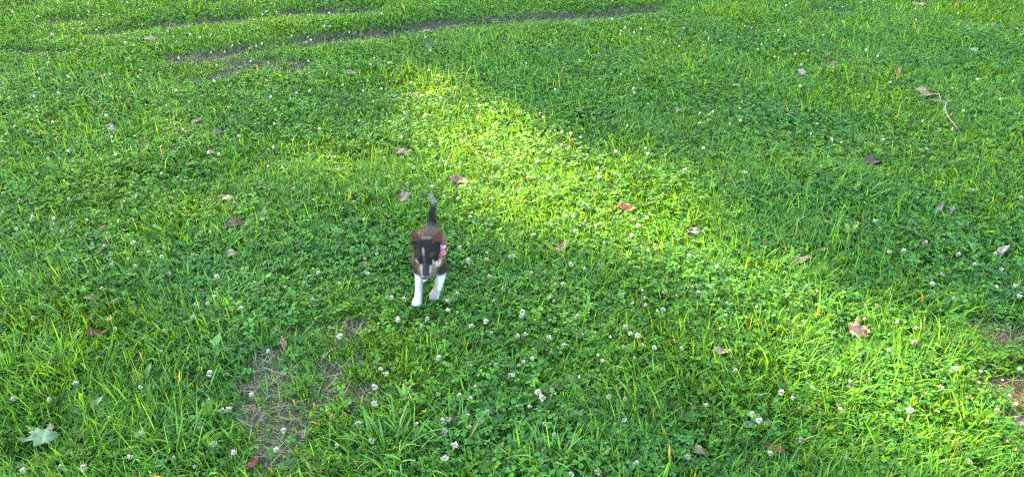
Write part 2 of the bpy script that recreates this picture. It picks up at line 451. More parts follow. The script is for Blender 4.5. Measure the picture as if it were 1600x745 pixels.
# fallen leaves: px, py, width px, shape, turn, (colour), curl, tilt, label
TAN, PINK, BRN, DBR, RED, GRY = (0.25, 0.17, 0.10), (0.34, 0.19, 0.125), (0.20, 0.105, 0.055), (0.085, 0.05, 0.035), (0.15, 0.030, 0.018), (0.20, 0.17, 0.15)
PALE, YEL, CRM = (0.14, 0.22, 0.10), (0.28, 0.20, 0.05), (0.27, 0.21, 0.12)
LEAVES = [
    (1338, 516, 56, 'maple', 0.4, (0.33, 0.165, 0.095), 0.6, 0.25, 'large pinkish tan lobed leaf lying in the sunlit clover at right'),
    (66, 681, 80, 'maple', 2.6, PALE, 0.15, 0.15, 'pale grey-green lobed leaf, underside up, in the bottom left grass'),
    (150, 515, 28, 'oval', 0.2, RED, 0.8, 0.2, 'dark red-brown curled leaf in the grass near the left edge'),
    (441, 533, 24, 'oval', 1.9, BRN, 0.8, 0.5, 'brown folded leaf above the bare straw patch'),
    (395, 719, 24, 'oval', 1.3, RED, 0.9, 0.6, 'deep red-brown leaf at the bottom edge beside the bare patch'),
    (475, 677, 16, 'oval', 1.5, GRY, 0.3, 0.9, 'small grey-pink oval leaf standing on the bare soil patch'),
    (718, 281, 30, 'oval', -0.5, BRN, 1.0, 0.3, 'reddish brown curled leaf right of the puppy tail tip'),
    (628, 306, 36, 'maple', 0.6, TAN, 0.7, 0.4, 'tan crumpled leaf left of the puppy tail'),
    (979, 320, 27, 'oval', -0.4, (0.30, 0.075, 0.035), 0.7, 0.3, 'bright red-brown leaf in the middle of the sunlit patch'),
    (970, 309, 12, 'oval', 1.1, CRM, 1.0, 0.5, 'small cream leaf scrap touching the bright red-brown leaf'),
    (856, 380, 18, 'oval', 2.0, BRN, 1.1, 0.5, 'dark brown curled leaf at the lower rim of the sunlit patch'),
    (877, 384, 26, 'oval', 0.9, PINK, 0.9, 0.5, 'pinkish tan curled leaf beside the dark brown one at the sunlit rim'),
    (876, 226, 22, 'maple', 1.2, TAN, 0.6, 0.4, 'tan lobed leaf at the upper right rim of the sunlit patch'),
    (353, 305, 34, 'oval', 0.0, TAN, 0.3, 0.1, 'flat tan oval leaf in the left part of the lawn'),
    (371, 346, 32, 'oval', 0.2, BRN, 1.1, 0.3, 'brown rolled leaf below the flat tan leaf at left'),
    (1253, 112, 28, 'maple', 0.2, (0.24, 0.17, 0.11), 0.3, 0.2, 'light tan lobed leaf, largest of the three leaves at upper right'),
    (1298, 99, 20, 'oval', 0.5, BRN, 0.6, 0.4, 'brown leaf just right of the light tan leaf at upper right'),
    (1307, 118, 16, 'oval', 1.2, DBR, 0.9, 0.4, 'dark brown crumpled leaf below the brown one at upper right'),
    (1447, 145, 32, 'oval', -0.1, (0.25, 0.17, 0.08), 0.7, 0.2, 'long golden tan leaf just above the twig'),
    (1435, 6, 18, 'oval', 0.0, PINK, 0.3, 0.2, 'small tan leaf at the top edge, right part'),
    (1552, 37, 17, 'maple', 0.7, PINK, 0.4, 0.4, 'pinkish tan leaf near the top right corner'),
    (1525, 76, 18, 'oval', -0.3, PALE, 0.2, 0.2, 'pale green oval leaf below the top right corner'),
    (1402, 113, 18, 'oval', 0.8, (0.24, 0.15, 0.07), 0.7, 0.4, 'small brown leaf up and left of the long golden tan leaf'),
    (1366, 250, 34, 'oval', 0.1, DBR, 1.0, 0.2, 'dark brown leaf with tan edge in the shaded clover at right'),
    (1195, 373, 20, 'oval', 1.3, BRN, 0.8, 0.6, 'brown upright leaf right of the sunlit patch'),
    (1085, 357, 24, 'oval', -0.4, (0.17, 0.13, 0.11), 0.8, 0.3, 'grey-brown curled leaf at the right end of the sunlit patch'),
    (1250, 405, 32, 'oval', 0.1, (0.19, 0.12, 0.08), 0.9, 0.2, 'long brown leaf in the shaded clover below the brown upright leaf'),
    (1467, 326, 20, 'oval', 1.6, GRY, 0.6, 1.0, 'pale grey leaf standing on edge in the clover at right'),
    (1485, 330, 14, 'oval', 1.4, (0.2, 0.18, 0.17), 0.6, 1.0, 'smaller grey leaf just right of the pale standing leaf'),
    (1563, 396, 24, 'oval', 0.9, GRY, 0.6, 0.9, 'narrow grey leaf tilted up near the right edge'),
    (1058, 168, 16, 'maple', 0.3, TAN, 0.6, 0.3, 'small tan leaf alone in the shaded grass at upper centre right'),
    (172, 198, 24, 'oval', -0.5, (0.22, 0.16, 0.11), 0.6, 0.3, 'pale tan leaf in the upper left grass'),
    (307, 184, 18, 'oval', 0.7, TAN, 0.5, 0.4, 'small tan leaf right of the pale tan leaf, upper left'),
    (228, 226, 20, 'oval', -0.8, BRN, 0.9, 0.4, 'small brown leaf below the pale tan leaf, upper left'),
    (327, 236, 22, 'maple', -0.3, (0.26, 0.14, 0.08), 0.8, 0.4, 'brown lobed leaf in the left lawn above the flat tan leaf'),
    (340, 203, 20, 'oval', 0.2, (0.12, 0.09, 0.07), 0.9, 0.4, 'dark grey-brown leaf above the brown lobed leaf, left'),
    (148, 160, 20, 'maple', 0.6, (0.22, 0.17, 0.13), 0.7, 0.5, 'grey-brown leaf at the far left, below the ruts'),
    (158, 119, 18, 'oval', 0.2, YEL, 0.5, 0.2, 'yellow-brown leaf at the far left, nearest the ruts'),
    (628, 233, 26, 'oval', -0.3, (0.19, 0.12, 0.08), 0.8, 0.3, 'brown leaf left of the top of the sunlit patch'),
    (646, 145, 14, 'oval', 0.4, TAN, 0.7, 0.4, 'small tan leaf above the upper end of the sunlit patch'),
    (552, 112, 20, 'oval', 0.3, (0.22, 0.14, 0.09), 0.7, 0.3, 'small brown leaf between the wheel rut and the sunlit patch'),
    (668, 71, 22, 'maple', 0.3, (0.10, 0.13, 0.06), 0.5, 0.3, 'dark green-brown leaf just below the middle of the long rut'),
    (233, 60, 26, 'oval', 0.1, (0.26, 0.21, 0.10), 0.6, 0.2, 'olive tan leaf lying in front of the upper rut'),
    (668, 46, 14, 'oval', 0.2, TAN, 0.6, 0.2, 'tan leaf scrap lying in the long wheel rut'),
    (1128, 546, 25, 'oval', -0.1, CRM, 0.7, 0.2, 'small cream dry leaf in the lower right grass'),
    (1093, 696, 28, 'oval', -0.4, (0.20, 0.13, 0.07), 0.9, 0.2, 'brown leaf half buried in grass at the bottom, right of centre'),
    (1211, 697, 28, 'oval', -0.2, RED, 0.8, 0.2, 'dark red leaf at the bottom, right of the half buried brown leaf'),
    (1594, 655, 32, 'maple', 0.2, (0.16, 0.11, 0.08), 0.4, 0.2, 'brown leaf cut by the right edge below the reddish bare soil'),
    (1279, 631, 16, 'oval', 1.4, (0.36, 0.22, 0.1), 0.8, 0.6, 'small orange-tan curled leaf in the lower right clover'),
    (1327, 599, 13, 'oval', 0.6, (0.26, 0.2, 0.18), 0.5, 0.5, 'tiny pinkish grey leaf below the large pinkish tan leaf'),
    (901, 638, 18, 'oval', 1.0, (0.30, 0.21, 0.18), 0.8, 0.6, 'pinkish grey curled leaf low in the centre grass'),
    (808, 294, 16, 'oval', 0.3, CRM, 0.6, 0.4, 'cream leaf scrap in the upper sunlit patch'),
    (1341, 346, 18, 'oval', 0.3, (0.45, 0.40, 0.12), 0.4, 0.4, 'yellowing leaf in the shaded clover at right'),
    (161, 352, 20, 'oval', -0.2, (0.28, 0.13, 0.06), 0.9, 0.3, 'small orange-brown leaf in the grass left of the rolled leaf'),
    (1305, 120, 10, 'oval', 2.2, DBR, 0.9, 0.4, None),
    (143, 462, 22, 'oval', 0.4, (0.25, 0.17, 0.11), 0.9, 0.3, 'dull brown leaf above the dark red-brown leaf, near the left edge'),
    (360, 391, 26, 'oval', 0.2, (0.36, 0.24, 0.16), 0.7, 0.2, 'light brown leaf below the brown rolled leaf at left'),
    (1545, 147, 14, 'oval', 0.2, (0.40, 0.36, 0.2), 0.4, 0.2, None),
]
LEAVES = [l for l in LEAVES if l[8]]

# ------------------------------------------------------------------ the turf: grass blades, clover leaves, dry straw
HALFW = lambda y: (800.0 / F_PX) * (y * math.cos(PITCH) + CAM_H * math.sin(PITCH))
def scatter(n_per_m2, y0, y1, margin):
    """uniform points over the seen lawn plus a margin on both sides"""
    w = HALFW(y1) + margin
    n = int(n_per_m2 * (y1 - y0) * 2 * w)
    y = rng.uniform(y0, y1, n)
    x = rng.uniform(-w, w, n)
    k = np.abs(x) < HALFW(y) + margin
    return x[k], y[k]

def flat_factor(x, y):
    f = np.ones(len(x))
    for (cx, cy_), r_, v in FLAT:
        d = np.hypot(x - cx, y - cy_)
        f = np.minimum(f, v + (1 - v) * sstep(r_ * 0.7, r_ * 1.6, d))
    for l in LEAVES:                        # turf bends down under and just in front of each fallen leaf
        p = G(l[0], l[1], 0.035)
        r_ = 0.45 * l[2] / PXM(l[1])
        if abs(p[1]) > 8: continue
        d = np.hypot(x - p[0], (y - (p[1] - 0.25 * r_)) * 0.8)
        f = np.minimum(f, 0.42 + 0.58 * sstep(r_ * 0.6, r_ * 1.4, d))
    return f

clover_bias = [(G(1400, 400), 0.9, 0.35), (G(1450, 250), 1.0, 0.15), (G(150, 600), 0.5, -0.25), (G(850, 560), 0.5, 0.12), (G(800, 60), 1.5, -0.05), (G(60, 400), 0.6, -0.2), (G(1280, 275), 0.22, -0.5)]
def clover_frac(x, y):
    c = 0.48 + 1.5 * (fbm(x, y, 1.6, 51) - 0.5)
    for p, r_, v in clover_bias:
        c = c + v * np.exp(-((x - p[0]) ** 2 + (y - p[1]) ** 2) / r_ ** 2)
    return np.clip(c, 0.06, 0.94)

C_YEL, C_MID, C_BLU = np.array([0.100, 0.200, 0.009]), np.array([0.047, 0.158, 0.016]), np.array([0.037, 0.126, 0.040])
def green(x, y, n, warm=0.0):
    t = np.clip(1.1 * (fbm(x, y, 2.2, 61) - 0.5) + rng.normal(0, 0.28, n) + warm, -1, 1)[:, None]
    c = np.where(t > 0, C_MID + (C_YEL - C_MID) * t, C_MID + (C_BLU - C_MID) * (-t))
    return c * rng.uniform(0.45, 1.55, (n, 1))

def blades(name, x, y, L, W, lean, curl, color, segs, mat, zoff=0.0, az=None):
    n = len(x)
    if az is None: az = rng.uniform(0, 2 * math.pi, n)
    d = np.stack([np.cos(az), np.sin(az)], 1)
    tw = az + math.pi / 2 + rng.normal(0, 0.5, n)
    side = np.stack([np.cos(tw), np.sin(tw), rng.normal(0, 0.25, n)], 1)
    z0 = height(x, y) + zoff
    nv = 2 * segs + 1
    V = np.zeros((n, nv, 3))
    px, pz = np.zeros(n), np.zeros(n)
    prof = {2: [0.85, 0.95], 3: [0.75, 1.0, 0.72], 4: [0.7, 1.0, 0.9, 0.6]}[segs]
    th = lean.copy()
    for i in range(segs + 1):
        c = np.stack([x + d[:, 0] * px, y + d[:, 1] * px, z0 + pz], 1)
        if i < segs:
            w = side * (W * prof[i] * 0.5)[:, None]
            V[:, 2 * i] = c - w
            V[:, 2 * i + 1] = c + w
        else:
            V[:, 2 * segs] = c
        th_m = np.clip(th + curl / segs * 0.5, 0, 2.3)
        px = px + np.sin(th_m) * L / segs
        pz = np.maximum(pz + np.cos(th_m) * L / segs, 0.003)
        th = th + curl / segs
    faces = [(2 * i, 2 * i + 1, 2 * i + 3, 2 * i + 2) for i in range(segs - 1)] + [(2 * segs - 2, 2 * segs - 1, 2 * segs)]
    C = np.repeat(color[:, None, :], nv, 1)
    me = pattern_mesh(name, V, faces, C, mat, True)
    return me

def make_grass(name, dens, y0, y1, margin, segs, wscale, lmul):
    x, y = scatter(dens, y0, y1, margin)
    cf, bm = clover_frac(x, y), bare_mask(x, y)
    k = rng.random(len(x)) < (1.0 - 0.45 * cf) * (1 - 0.88 * bm)
    x, y, cf, bm = x[k], y[k], cf[k], bm[k]
    n = len(x)
    lush = fbm(x, y, 1.9, 71)
    L = (0.031 + 0.045 * lush) * rng.lognormal(0, 0.32, n) * lmul * flat_factor(x, y) * (1 - 0.55 * soft_bare(x, y))
    L = np.clip(L, 0.008, 0.14)
    W = (0.0022 + 0.0036 * rng.random(n) ** 2.0) * wscale * (0.75 + 0.6 * lush)
    lean = np.abs(rng.normal(0.30, 0.42, n))
    curl = np.abs(rng.normal(0.85, 0.6, n))
    # blades comb along a slowly turning direction, with scatter
    az = 6.28 * vnoise(x, y, 3.0, 81) * 1.5 + rng.normal(0, 1.4, n)
    C = green(x, y, n, 0.04)
    dry = rng.random(n) < 0.02
    C[dry] = np.array([0.20, 0.18, 0.08]) * rng.uniform(0.7, 1.2, (dry.sum(), 1))
    return link(name, blades(name, x, y, L, W, lean, curl, C, segs, M_GRASS, 0.0, az))

g1 = make_grass('grass', 30000, 1.05, 3.1, 0.55, 3, 1.0, 0.92)
tag(g1, 'short green lawn grass blades across the near lawn', 'grass', kind='stuff')
g2 = make_grass('grass', 17500, 3.1, 6.9, 0.7, 2, 1.35, 0.86)
tag(g2, 'short green lawn grass blades across the far lawn', 'grass', kind='stuff')

def clover(name, dens, y0, y1, margin, detail):
    x, y = scatter(dens, y0, y1, margin)
    cf, bm = clover_frac(x, y), bare_mask(x, y)
    k = rng.random(len(x)) < (0.12 + 0.88 * cf) * (1 - 0.90 * bm)
    x, y = x[k], y[k]
    n = len(x)
    f = flat_factor(x, y)
    top = (0.020 + 0.040 * fbm(x, y, 2.8, 91)) * rng.uniform(0.45, 1.2, n) * f * (1 - 0.5 * soft_bare(x, y))
    size = rng.lognormal(math.log(0.0105), 0.28, n)                    # one leaflet's length
    z = height(x, y) + top
    tilt = np.abs(rng.normal(0, 0.38, n))
    taz = rng.uniform(0, 6.28, n)
    nrm = np.stack([np.sin(tilt) * np.cos(taz), np.sin(tilt) * np.sin(taz), np.cos(tilt)], 1)
    a0 = rng.uniform(0, 6.28, n)
    ref = np.stack([np.cos(a0), np.sin(a0), np.zeros(n)], 1)
    e1 = ref - nrm * np.sum(ref * nrm, 1)[:, None]
    e1 /= np.linalg.norm(e1, axis=1)[:, None]
    e2 = np.cross(nrm, e1)
    cen = np.stack([x, y, z], 1)
    col_ = green(x, y, n, -0.05) * np.array([0.92, 0.98, 1.1])
    Vs, Cs = [], []
    for j in range(3):
        a = j * 2.094 + rng.normal(0, 0.10, n)
        d = np.cos(a)[:, None] * e1 + np.sin(a)[:, None] * e2
        s = -np.sin(a)[:, None] * e1 + np.cos(a)[:, None] * e2
        droop = rng.normal(-0.12, 0.22, n)[:, None]
        d = d + nrm * droop
        fold = rng.normal(0.16, 0.14, n)[:, None]
        S = size[:, None]
        def pt(u, v, lift): return cen + d * S * u + s * S * v + nrm * S * lift
        if detail:
            lf = [pt(0.05, 0, 0), pt(0.5, 0.40, fold), pt(0.9, 0.42, fold), pt(1.0, 0.0, 0.02), pt(0.9, -0.42, fold), pt(0.5, -0.40, fold)]
            cm = [0.9, 1.12, 0.98, 1.0, 0.98, 1.12]
        else:
            lf = [pt(0.0, 0, 0), pt(0.75, 0.50, fold), pt(1.05, 0.0, 0.0), pt(0.75, -0.50, fold)]
            cm = [0.95, 1.05, 1.0, 1.05]
        Vs.append(np.stack(lf, 1))
        Cs.append(col_[:, None, :] * np.array(cm)[None, :, None] * rng.uniform(0.93, 1.07, (n, 1, 1)))
    V, C = np.concatenate(Vs, 1), np.concatenate(Cs, 1)
    if detail:
        faces = []
        for j in range(3):
            o = 6 * j
            faces += [(o, o + 5, o + 4, o + 3), (o, o + 3, o + 2, o + 1)]
        # petiole
        foot = cen.copy()
        foot[:, 2] = height(x, y)
        foot[:, :2] += rng.normal(0, 0.008, (n, 2))
        w = np.stack([np.cos(a0), np.sin(a0), 0 * a0], 1) * 0.0007
        V = np.concatenate([V, np.stack([foot - w, foot + w, cen], 1)], 1)
        C = np.concatenate([C, np.repeat(col_[:, None, :] * 0.9, 3, 1)], 1)
        faces.append((18, 19, 20))
    else:
        faces = []
        for j in range(3):
            o = 4 * j
            faces += [(o, o + 3, o + 2), (o, o + 2, o + 1)]
    return link(name, pattern_mesh(name, V, faces, C, M_CLOVER, False))
c1 = clover('clover_leaves', 8000, 1.05, 3.1, 0.55, True)
tag(c1, 'low three-part clover leaves covering the near lawn', 'clover', kind='stuff')
c2 = clover('clover_leaves', 5200, 3.1, 6.9, 0.7, False)
tag(c2, 'low three-part clover leaves covering the far lawn', 'clover', kind='stuff')

# dry straw: sparse everywhere, thick in the bare patches
x, y = scatter(9000, 1.05, 6.6, 0.4)
bm = bare_mask(x, y)
k = rng.random(len(x)) < 0.035 + 0.62 * bm
x, y, bm = x[k], y[k], bm[k]
n = len(x)
C = np.where(rng.random((n, 1)) < 0.5, np.array([0.30, 0.26, 0.15]), np.array([0.19, 0.17, 0.115])) * rng.uniform(0.3, 0.95, (n, 1))
C[np.min([seg_dist(x, y, r_[0]) for r_ in RUTS], axis=0) < 0.35] *= 0.45       # straw darker in the ruts
nearw = np.where(y > 3, 1.3, 1.0)
straw = link('dry_grass', blades('dry_grass', x, y, rng.uniform(0.025, 0.075, n), rng.uniform(0.0012, 0.0024, n) * nearw,
             rng.uniform(0.9, 1.5, n), rng.normal(0.1, 0.35, n), C, 3, M_STRAW, 0.004))
tag(straw, 'dead grey-tan grass strands matted over the bare patches', 'dry grass', kind='stuff')

# ------------------------------------------------------------------ the puppy
def build_puppy():
    loc = np.array([-0.268, 2.14, H(-0.268, 2.14)])
    root = empty('puppy', loc)
    tag(root, 'brown and black puppy with white legs and pink collar trotting across the lawn', 'puppy')
    P = []                                             # (centre, radius vector, axes)
    def ball(c, r, rot=None):
        P.append((np.array(c, float), np.array(r if hasattr(r, '__len__') else (r, r, r), float), rot))
    def limb(pts, n=14):
        for (a, ra), (b, rb) in zip(pts[:-1], pts[1:]):
            for t in np.linspace(0, 1, n):
                ball(np.array(a) * (1 - t) + np.array(b) * t, ra * (1 - t) + rb * t)
    cx = -0.268
    # trunk: deep chest narrowing to the belly
    limb([((cx, 2.112, 0.152), 0.041), ((cx - 0.003, 2.155, 0.154), 0.040), ((cx - 0.005, 2.205, 0.159), 0.037), ((cx - 0.006, 2.245, 0.158), 0.039)])
    ball((cx, 2.092, 0.142), (0.040, 0.034, 0.040))
    ball((cx - 0.020, 2.245, 0.139), (0.026, 0.040, 0.044)); ball((cx + 0.008, 2.250, 0.139), (0.026, 0.040, 0.044))
    # neck and head
    limb([((cx, 2.105, 0.165), 0.045), ((-0.263, 2.075, 0.208), 0.036), ((-0.260, 2.058, 0.230), 0.036)])
    S = np.array([-0.260, 2.050, 0.236])
    a = R(41)
    f, u, r_ = np.array([-0.03, -math.cos(a), -math.sin(a)]), np.array([0.0, -math.sin(a), math.cos(a)]), np.array([1.0, 0.0, 0.0])
    def hp(ff, uu, rr): return S + f * ff + u * uu + r_ * rr
    Mh = np.stack([r_, f, u], 1)
    ball(hp(0, 0, 0), (0.040, 0.042, 0.036), Mh)
    ball(hp(0.022, 0.006, 0), (0.036, 0.034, 0.030), Mh)
    ball(hp(0.022, -0.010, -0.017), (0.022, 0.028, 0.022), Mh); ball(hp(0.022, -0.010, 0.017), (0.022, 0.028, 0.022), Mh)
    limb([(tuple(hp(0.030, -0.004, 0)), 0.026), (tuple(hp(0.060, -0.006, 0)), 0.0170), (tuple(hp(0.084, -0.006, 0)), 0.0130)])
    ball(hp(0.066, -0.018, 0), (0.014, 0.024, 0.010), Mh)          # lower jaw
    for s in (-1, 1): ball(hp(0.030, 0.022, 0.017 * s), (0.012, 0.012, 0.010), Mh)   # brows
    # ears: rounded triangles, half pricked, opening forwards and outwards
    for s in (-1, 1):
        base = hp(-0.010, 0.014, 0.029 * s); tip = base + np.array([0.010 * s, 0.002, 0.040])
        outv = np.array([s * 0.92, 0.12, -0.1])
        for t in np.linspace(0, 1, 16):
            c = base * (1 - t) + tip * t
            w = 0.0125 * (1 - t ** 2.2) + 0.0045
            ax = np.cross(tip - base, [0, -1, 0.2]); ax /= np.linalg.norm(ax)
            dn = np.cross(tip - base, ax); dn /= np.linalg.norm(dn)
            up = (tip - base) / np.linalg.norm(tip - base)
            ball(c + dn * 0.002 * math.cos(t * 3), (w, 0.0042, 0.006), np.stack([ax, dn, up], 1))
    # front legs
    gz = lambda x, y: H(x, y) + 0.012
    pl, pr = (-0.305, 2.078), (-0.251, 2.098)
    limb([((-0.296, 2.112, 0.145), 0.024), ((-0.298, 2.112, 0.100), 0.0145), ((-0.300, 2.092, 0.052), 0.0112), ((-0.303, 2.083, gz(*pl) + 0.014), 0.0125)])
    ball((pl[0], pl[1] - 0.007, gz(*pl) + 0.010), (0.0165, 0.021, 0.0115))
    for k in (-1.5, -0.5, 0.5, 1.5): ball((pl[0] + k * 0.0075, pl[1] - 0.023 + abs(k) * 0.003, gz(*pl) + 0.008), (0.0052, 0.009, 0.0075))
    zr = gz(*pr) + 0.012
    limb([((-0.236, 2.110, 0.146), 0.025), ((-0.228, 2.108, 0.102), 0.0155), ((-0.238, 2.098, 0.058), 0.0125), ((-0.249, 2.100, zr + 0.014), 0.0115)])
    ball((pr[0], pr[1] - 0.004, zr + 0.008), (0.0165, 0.020, 0.0125))
    for k in (-1.5, -0.5, 0.5, 1.5): ball((pr[0] + k * 0.0075, pr[1] - 0.020 + abs(k) * 0.003, zr + 0.004), (0.0052, 0.009, 0.008))
    # hind legs: knee high and forward, hock low and backward
    for s, dy in ((-1, -0.03), (1, 0.02)):
        hx = cx - 0.006 + 0.025 * s
        limb([((hx, 2.250, 0.135), 0.030), ((hx + 0.004 * s, 2.225 + dy * 0.5, 0.095), 0.022), ((hx, 2.268 + dy, 0.056), 0.0125), ((hx, 2.258 + dy, 0.026), 0.0115)])
        g = gz(hx, 2.25 + dy)
        limb([((hx, 2.258 + dy, 0.026), 0.0115), ((hx, 2.250 + dy, g + 0.010), 0.012)], 5)
        ball((hx, 2.243 + dy, g + 0.009), (0.0145, 0.021, 0.0105))
    # tail, carried up with a slight bend
    limb([((cx + 0.002, 2.272, 0.178), 0.015), ((cx + 0.000, 2.290, 0.205), 0.0105), ((cx + 0.006, 2.294, 0.234), 0.0070), ((cx + 0.008, 2.288, 0.264), 0.0066), ((cx + 0.001, 2.280, 0.290), 0.0042)], 8)
    # one closed skin over all of it
    V0, F0 = [], []
    import bmesh
    bm = bmesh.new()
    bmesh.ops.create_icosphere(bm, subdivisions=2, radius=1.0)
    bm.verts.ensure_lookup_table()
    sv = np.array([v.co[:] for v in bm.verts])
    sf = [[v.index for v in fc.verts] for fc in bm.faces]
    bm.free()
    for c, rr, rot in P:
        w = sv * rr
        if rot is not None: w = w @ rot.T
        b0 = len(V0) * len(sv)
        V0.append(w + c - loc)
        F0 += [[i + b0 for i in fc] for fc in sf]
    raw = bpy.data.meshes.new('puppy_raw')
    raw.from_pydata(np.concatenate(V0).tolist(), [], F0)
    tmp = bpy.data.objects.new('puppy_raw', raw)
    col.objects.link(tmp)
    md = tmp.modifiers.new('r', 'REMESH'); md.mode = 'VOXEL'; md.voxel_size = 0.0026
    ms = tmp.modifiers.new('s', 'SMOOTH'); ms.iterations = 5; ms.factor = 0.5
    dg = bpy.context.evaluated_depsgraph_get()
    me = bpy.data.meshes.new_from_object(tmp.evaluated_get(dg))
    bpy.data.objects.remove(tmp)
    me.name = 'body'
    n = len(me.vertices)
    co = np.zeros(n * 3); me.vertices.foreach_get('co', co); co = co.reshape(-1, 3) + loc
    nr = np.zeros(n * 3); me.vertices.foreach_get('normal', nr); nr = nr.reshape(-1, 3)
    # coat colours
    def coat(p):
        X, Y, Z = p[:, 0], p[:, 1], p[:, 2]
        nz = fbm(X * 60, Y * 60 + Z * 37, 1.0, 5)
        mix = lambda c, d, t: c * (1 - t[:, None]) + np.array(d) * t[:, None]
        C = np.tile(np.array([0.072, 0.040, 0.026]), (len(p), 1))                     # taupe brown
        C = mix(C, (0.055, 0.042, 0.036), sstep(0.03, 0.0, np.abs(X - cx)) * sstep(0.17, 0.19, Z))    # darker saddle
        C = mix(C, (0.15, 0.080, 0.045), sstep(0.028, 0.045, np.abs(X - cx)) * sstep(2.11, 2.15, Y) * sstep(0.10, 0.14, Z))   # tan flanks
        low = sstep(0.112, 0.098, Z)
        C = mix(C, (0.022, 0.017, 0.014), sstep(0.16, 0.13, Z) * sstep(2.16, 2.12, Y))   # dark upper legs
        C = mix(C, (0.42, 0.40, 0.39), low * sstep(2.17, 2.14, Y))                      # white front legs
        C = mix(C, (0.55, 0.52, 0.48), sstep(0.045, 0.035, Z) * sstep(2.17, 2.20, Y))    # white hind feet
        chest = sstep(0.034, 0.022, np.abs(X - cx - 0.002)) * sstep(2.115, 2.095, Y) * sstep(0.19, 0.17, Z)
        C = mix(C, (0.16, 0.11, 0.08), chest * 0.75)
        # head
        q = p - S
        hf, hu, hr = q @ f, q @ u, q @ r_
        head = sstep(0.062, 0.052, np.sqrt((hf - 0.03) ** 2 * 0.55 + hr ** 2 + hu ** 2 * 0.9)) * sstep(2.09, 2.075, Y) * sstep(0.150, 0.16, Z)
        C = mix(C, (0.013, 0.009, 0.0075), head)
        C = mix(C, (0.045, 0.031, 0.024), head * sstep(-0.012, -0.030, hf))                 # brown nape
        C = mix(C, (0.13, 0.12, 0.12), head * sstep(0.0042, 0.0018, np.abs(hr + 0.009 - 0.10 * hf)) * sstep(0.008, 0.014, hf) * sstep(0.040, 0.030, hf) * sstep(0.0, 0.01, hu))   # blaze
        C = mix(C, (0.13, 0.095, 0.07), np.exp(-((hf + 0.022) / 0.005) ** 2) * sstep(0.018, 0.012, np.abs(hr)) * sstep(0.01, 0.02, hu) * sstep(2.10, 2.085, Y))
        C = mix(C, (0.030, 0.027, 0.027), head * sstep(0.006, 0.003, np.abs(hr + 0.004)) * sstep(0.034, 0.042, hf) * sstep(0.0, 0.01, hu))
        C = mix(C, (0.36, 0.29, 0.23), sstep(0.022, 0.030, X - cx) * sstep(0.046, 0.040, X - cx) * sstep(2.115, 2.10, Y) * sstep(0.145, 0.155, Z) * sstep(0.205, 0.195, Z) * (1 - head))
        muz = head * sstep(0.052, 0.066, hf)
        C = mix(C, (0.020, 0.017, 0.017), muz * 0.8)
        C = mix(C, (0.15, 0.135, 0.13), head * sstep(0.052, 0.060, hf) * sstep(0.0085, 0.012, np.abs(hr)))
        C = mix(C, (0.72, 0.69, 0.66), head * sstep(0.032, 0.046, hf) * sstep(-0.004, -0.012, hu))    # white chin and cheeks
        C = mix(C, (0.40, 0.37, 0.34), head * sstep(0.017, 0.021, hr) * sstep(0.040, 0.050, hf) * sstep(0.030, 0.016, hu))
        C = mix(C, (0.20, 0.18, 0.17), head * sstep(-0.021, -0.025, hr) * sstep(0.034, 0.044, hf) * sstep(0.02, 0.008, hu))
        for s in (-1, 1):
            d = np.sqrt((hf - 0.030) ** 2 + (hr - 0.020 * s) ** 2 + (hu - 0.034) ** 2)
            C = mix(C, (0.05, 0.04, 0.035), head * sstep(0.009, 0.005, d) * (0.5 if s > 0 else 0.2))   # brow spots
        ear = np.maximum(sstep(0.030, 0.036, hu), sstep(0.258, 0.264, Z)) * sstep(0.017, 0.021, np.abs(hr)) * sstep(0.012, 0.002, hf)
        C = mix(C, (0.065, 0.030, 0.021), ear)
        tail = sstep(2.262, 2.275, Y) * sstep(0.175, 0.19, Z)
        C = mix(C, (0.034, 0.031, 0.029), tail)
        C = mix(C, (0.22, 0.215, 0.21), tail * sstep(0.240, 0.272, Z))
        return C * (0.6 + 0.8 * nz)[:, None]
    C = coat(co)
    at = me.color_attributes.new('Col', 'FLOAT_COLOR', 'POINT')
    C4 = np.ones((n, 4), np.float32); C4[:, :3] = C
    at.data.foreach_set('color', C4.ravel())
    me.materials.clear(); me.materials.append(M_FUR)
    me.polygons.foreach_set('use_smooth', np.ones(len(me.polygons), bool))
    body = link('body', me, None, root)
    # short fur standing off the skin, combed backwards and down
    N = 70000
    idx = rng.integers(0, n, N)
    b = co[idx] + rng.normal(0, 0.0012, (N, 3))
    nn = nr[idx]
    Y, Z = b[:, 1], b[:, 2]
    comb = np.tile(np.array([0.0, 0.75, -0.5]), (N, 1))
    comb[Z < 0.11] = (0, 0.1, -1.0)
    tl = (Y > 2.272) & (Z > 0.19)
    comb[tl] = (0, 0.1, 1.0)
    comb = comb + rng.normal(0, 0.25, (N, 3))
    q = b - S
    face = (q @ f > 0.01) & (Y < 2.075) & (Z > 0.15)
    comb[face] += u * 0.2 - f * 0.8
    d = nn * 0.45 + comb * 0.75
    d /= np.linalg.norm(d, axis=1)[:, None]
    L = rng.uniform(0.005, 0.010, N)
    L[face] *= 0.4
    L[Z < 0.115] *= 0.4
    L[tl] *= 1.3
    keep = ~((q @ f > 0.075) & face) & (nn @ np.array([0, 0, 1.0]) > -0.98)
    sd = np.cross(d, nn + rng.normal(0, 0.2, (N, 3))); sd /= np.linalg.norm(sd, axis=1)[:, None] + 1e-9
    W = 0.0004
    FV = np.stack([b - sd * W - nn * 0.001, b + sd * W - nn * 0.001, b + d * L[:, None]], 1)[keep] - loc
    FC = np.repeat((C[idx] * rng.uniform(0.72, 1.3, (N, 1)))[:, None, :], 3, 1)[keep]
    fur = link('fur', pattern_mesh('fur', FV, [(0, 1, 2)], FC, M_FUR), None, root)
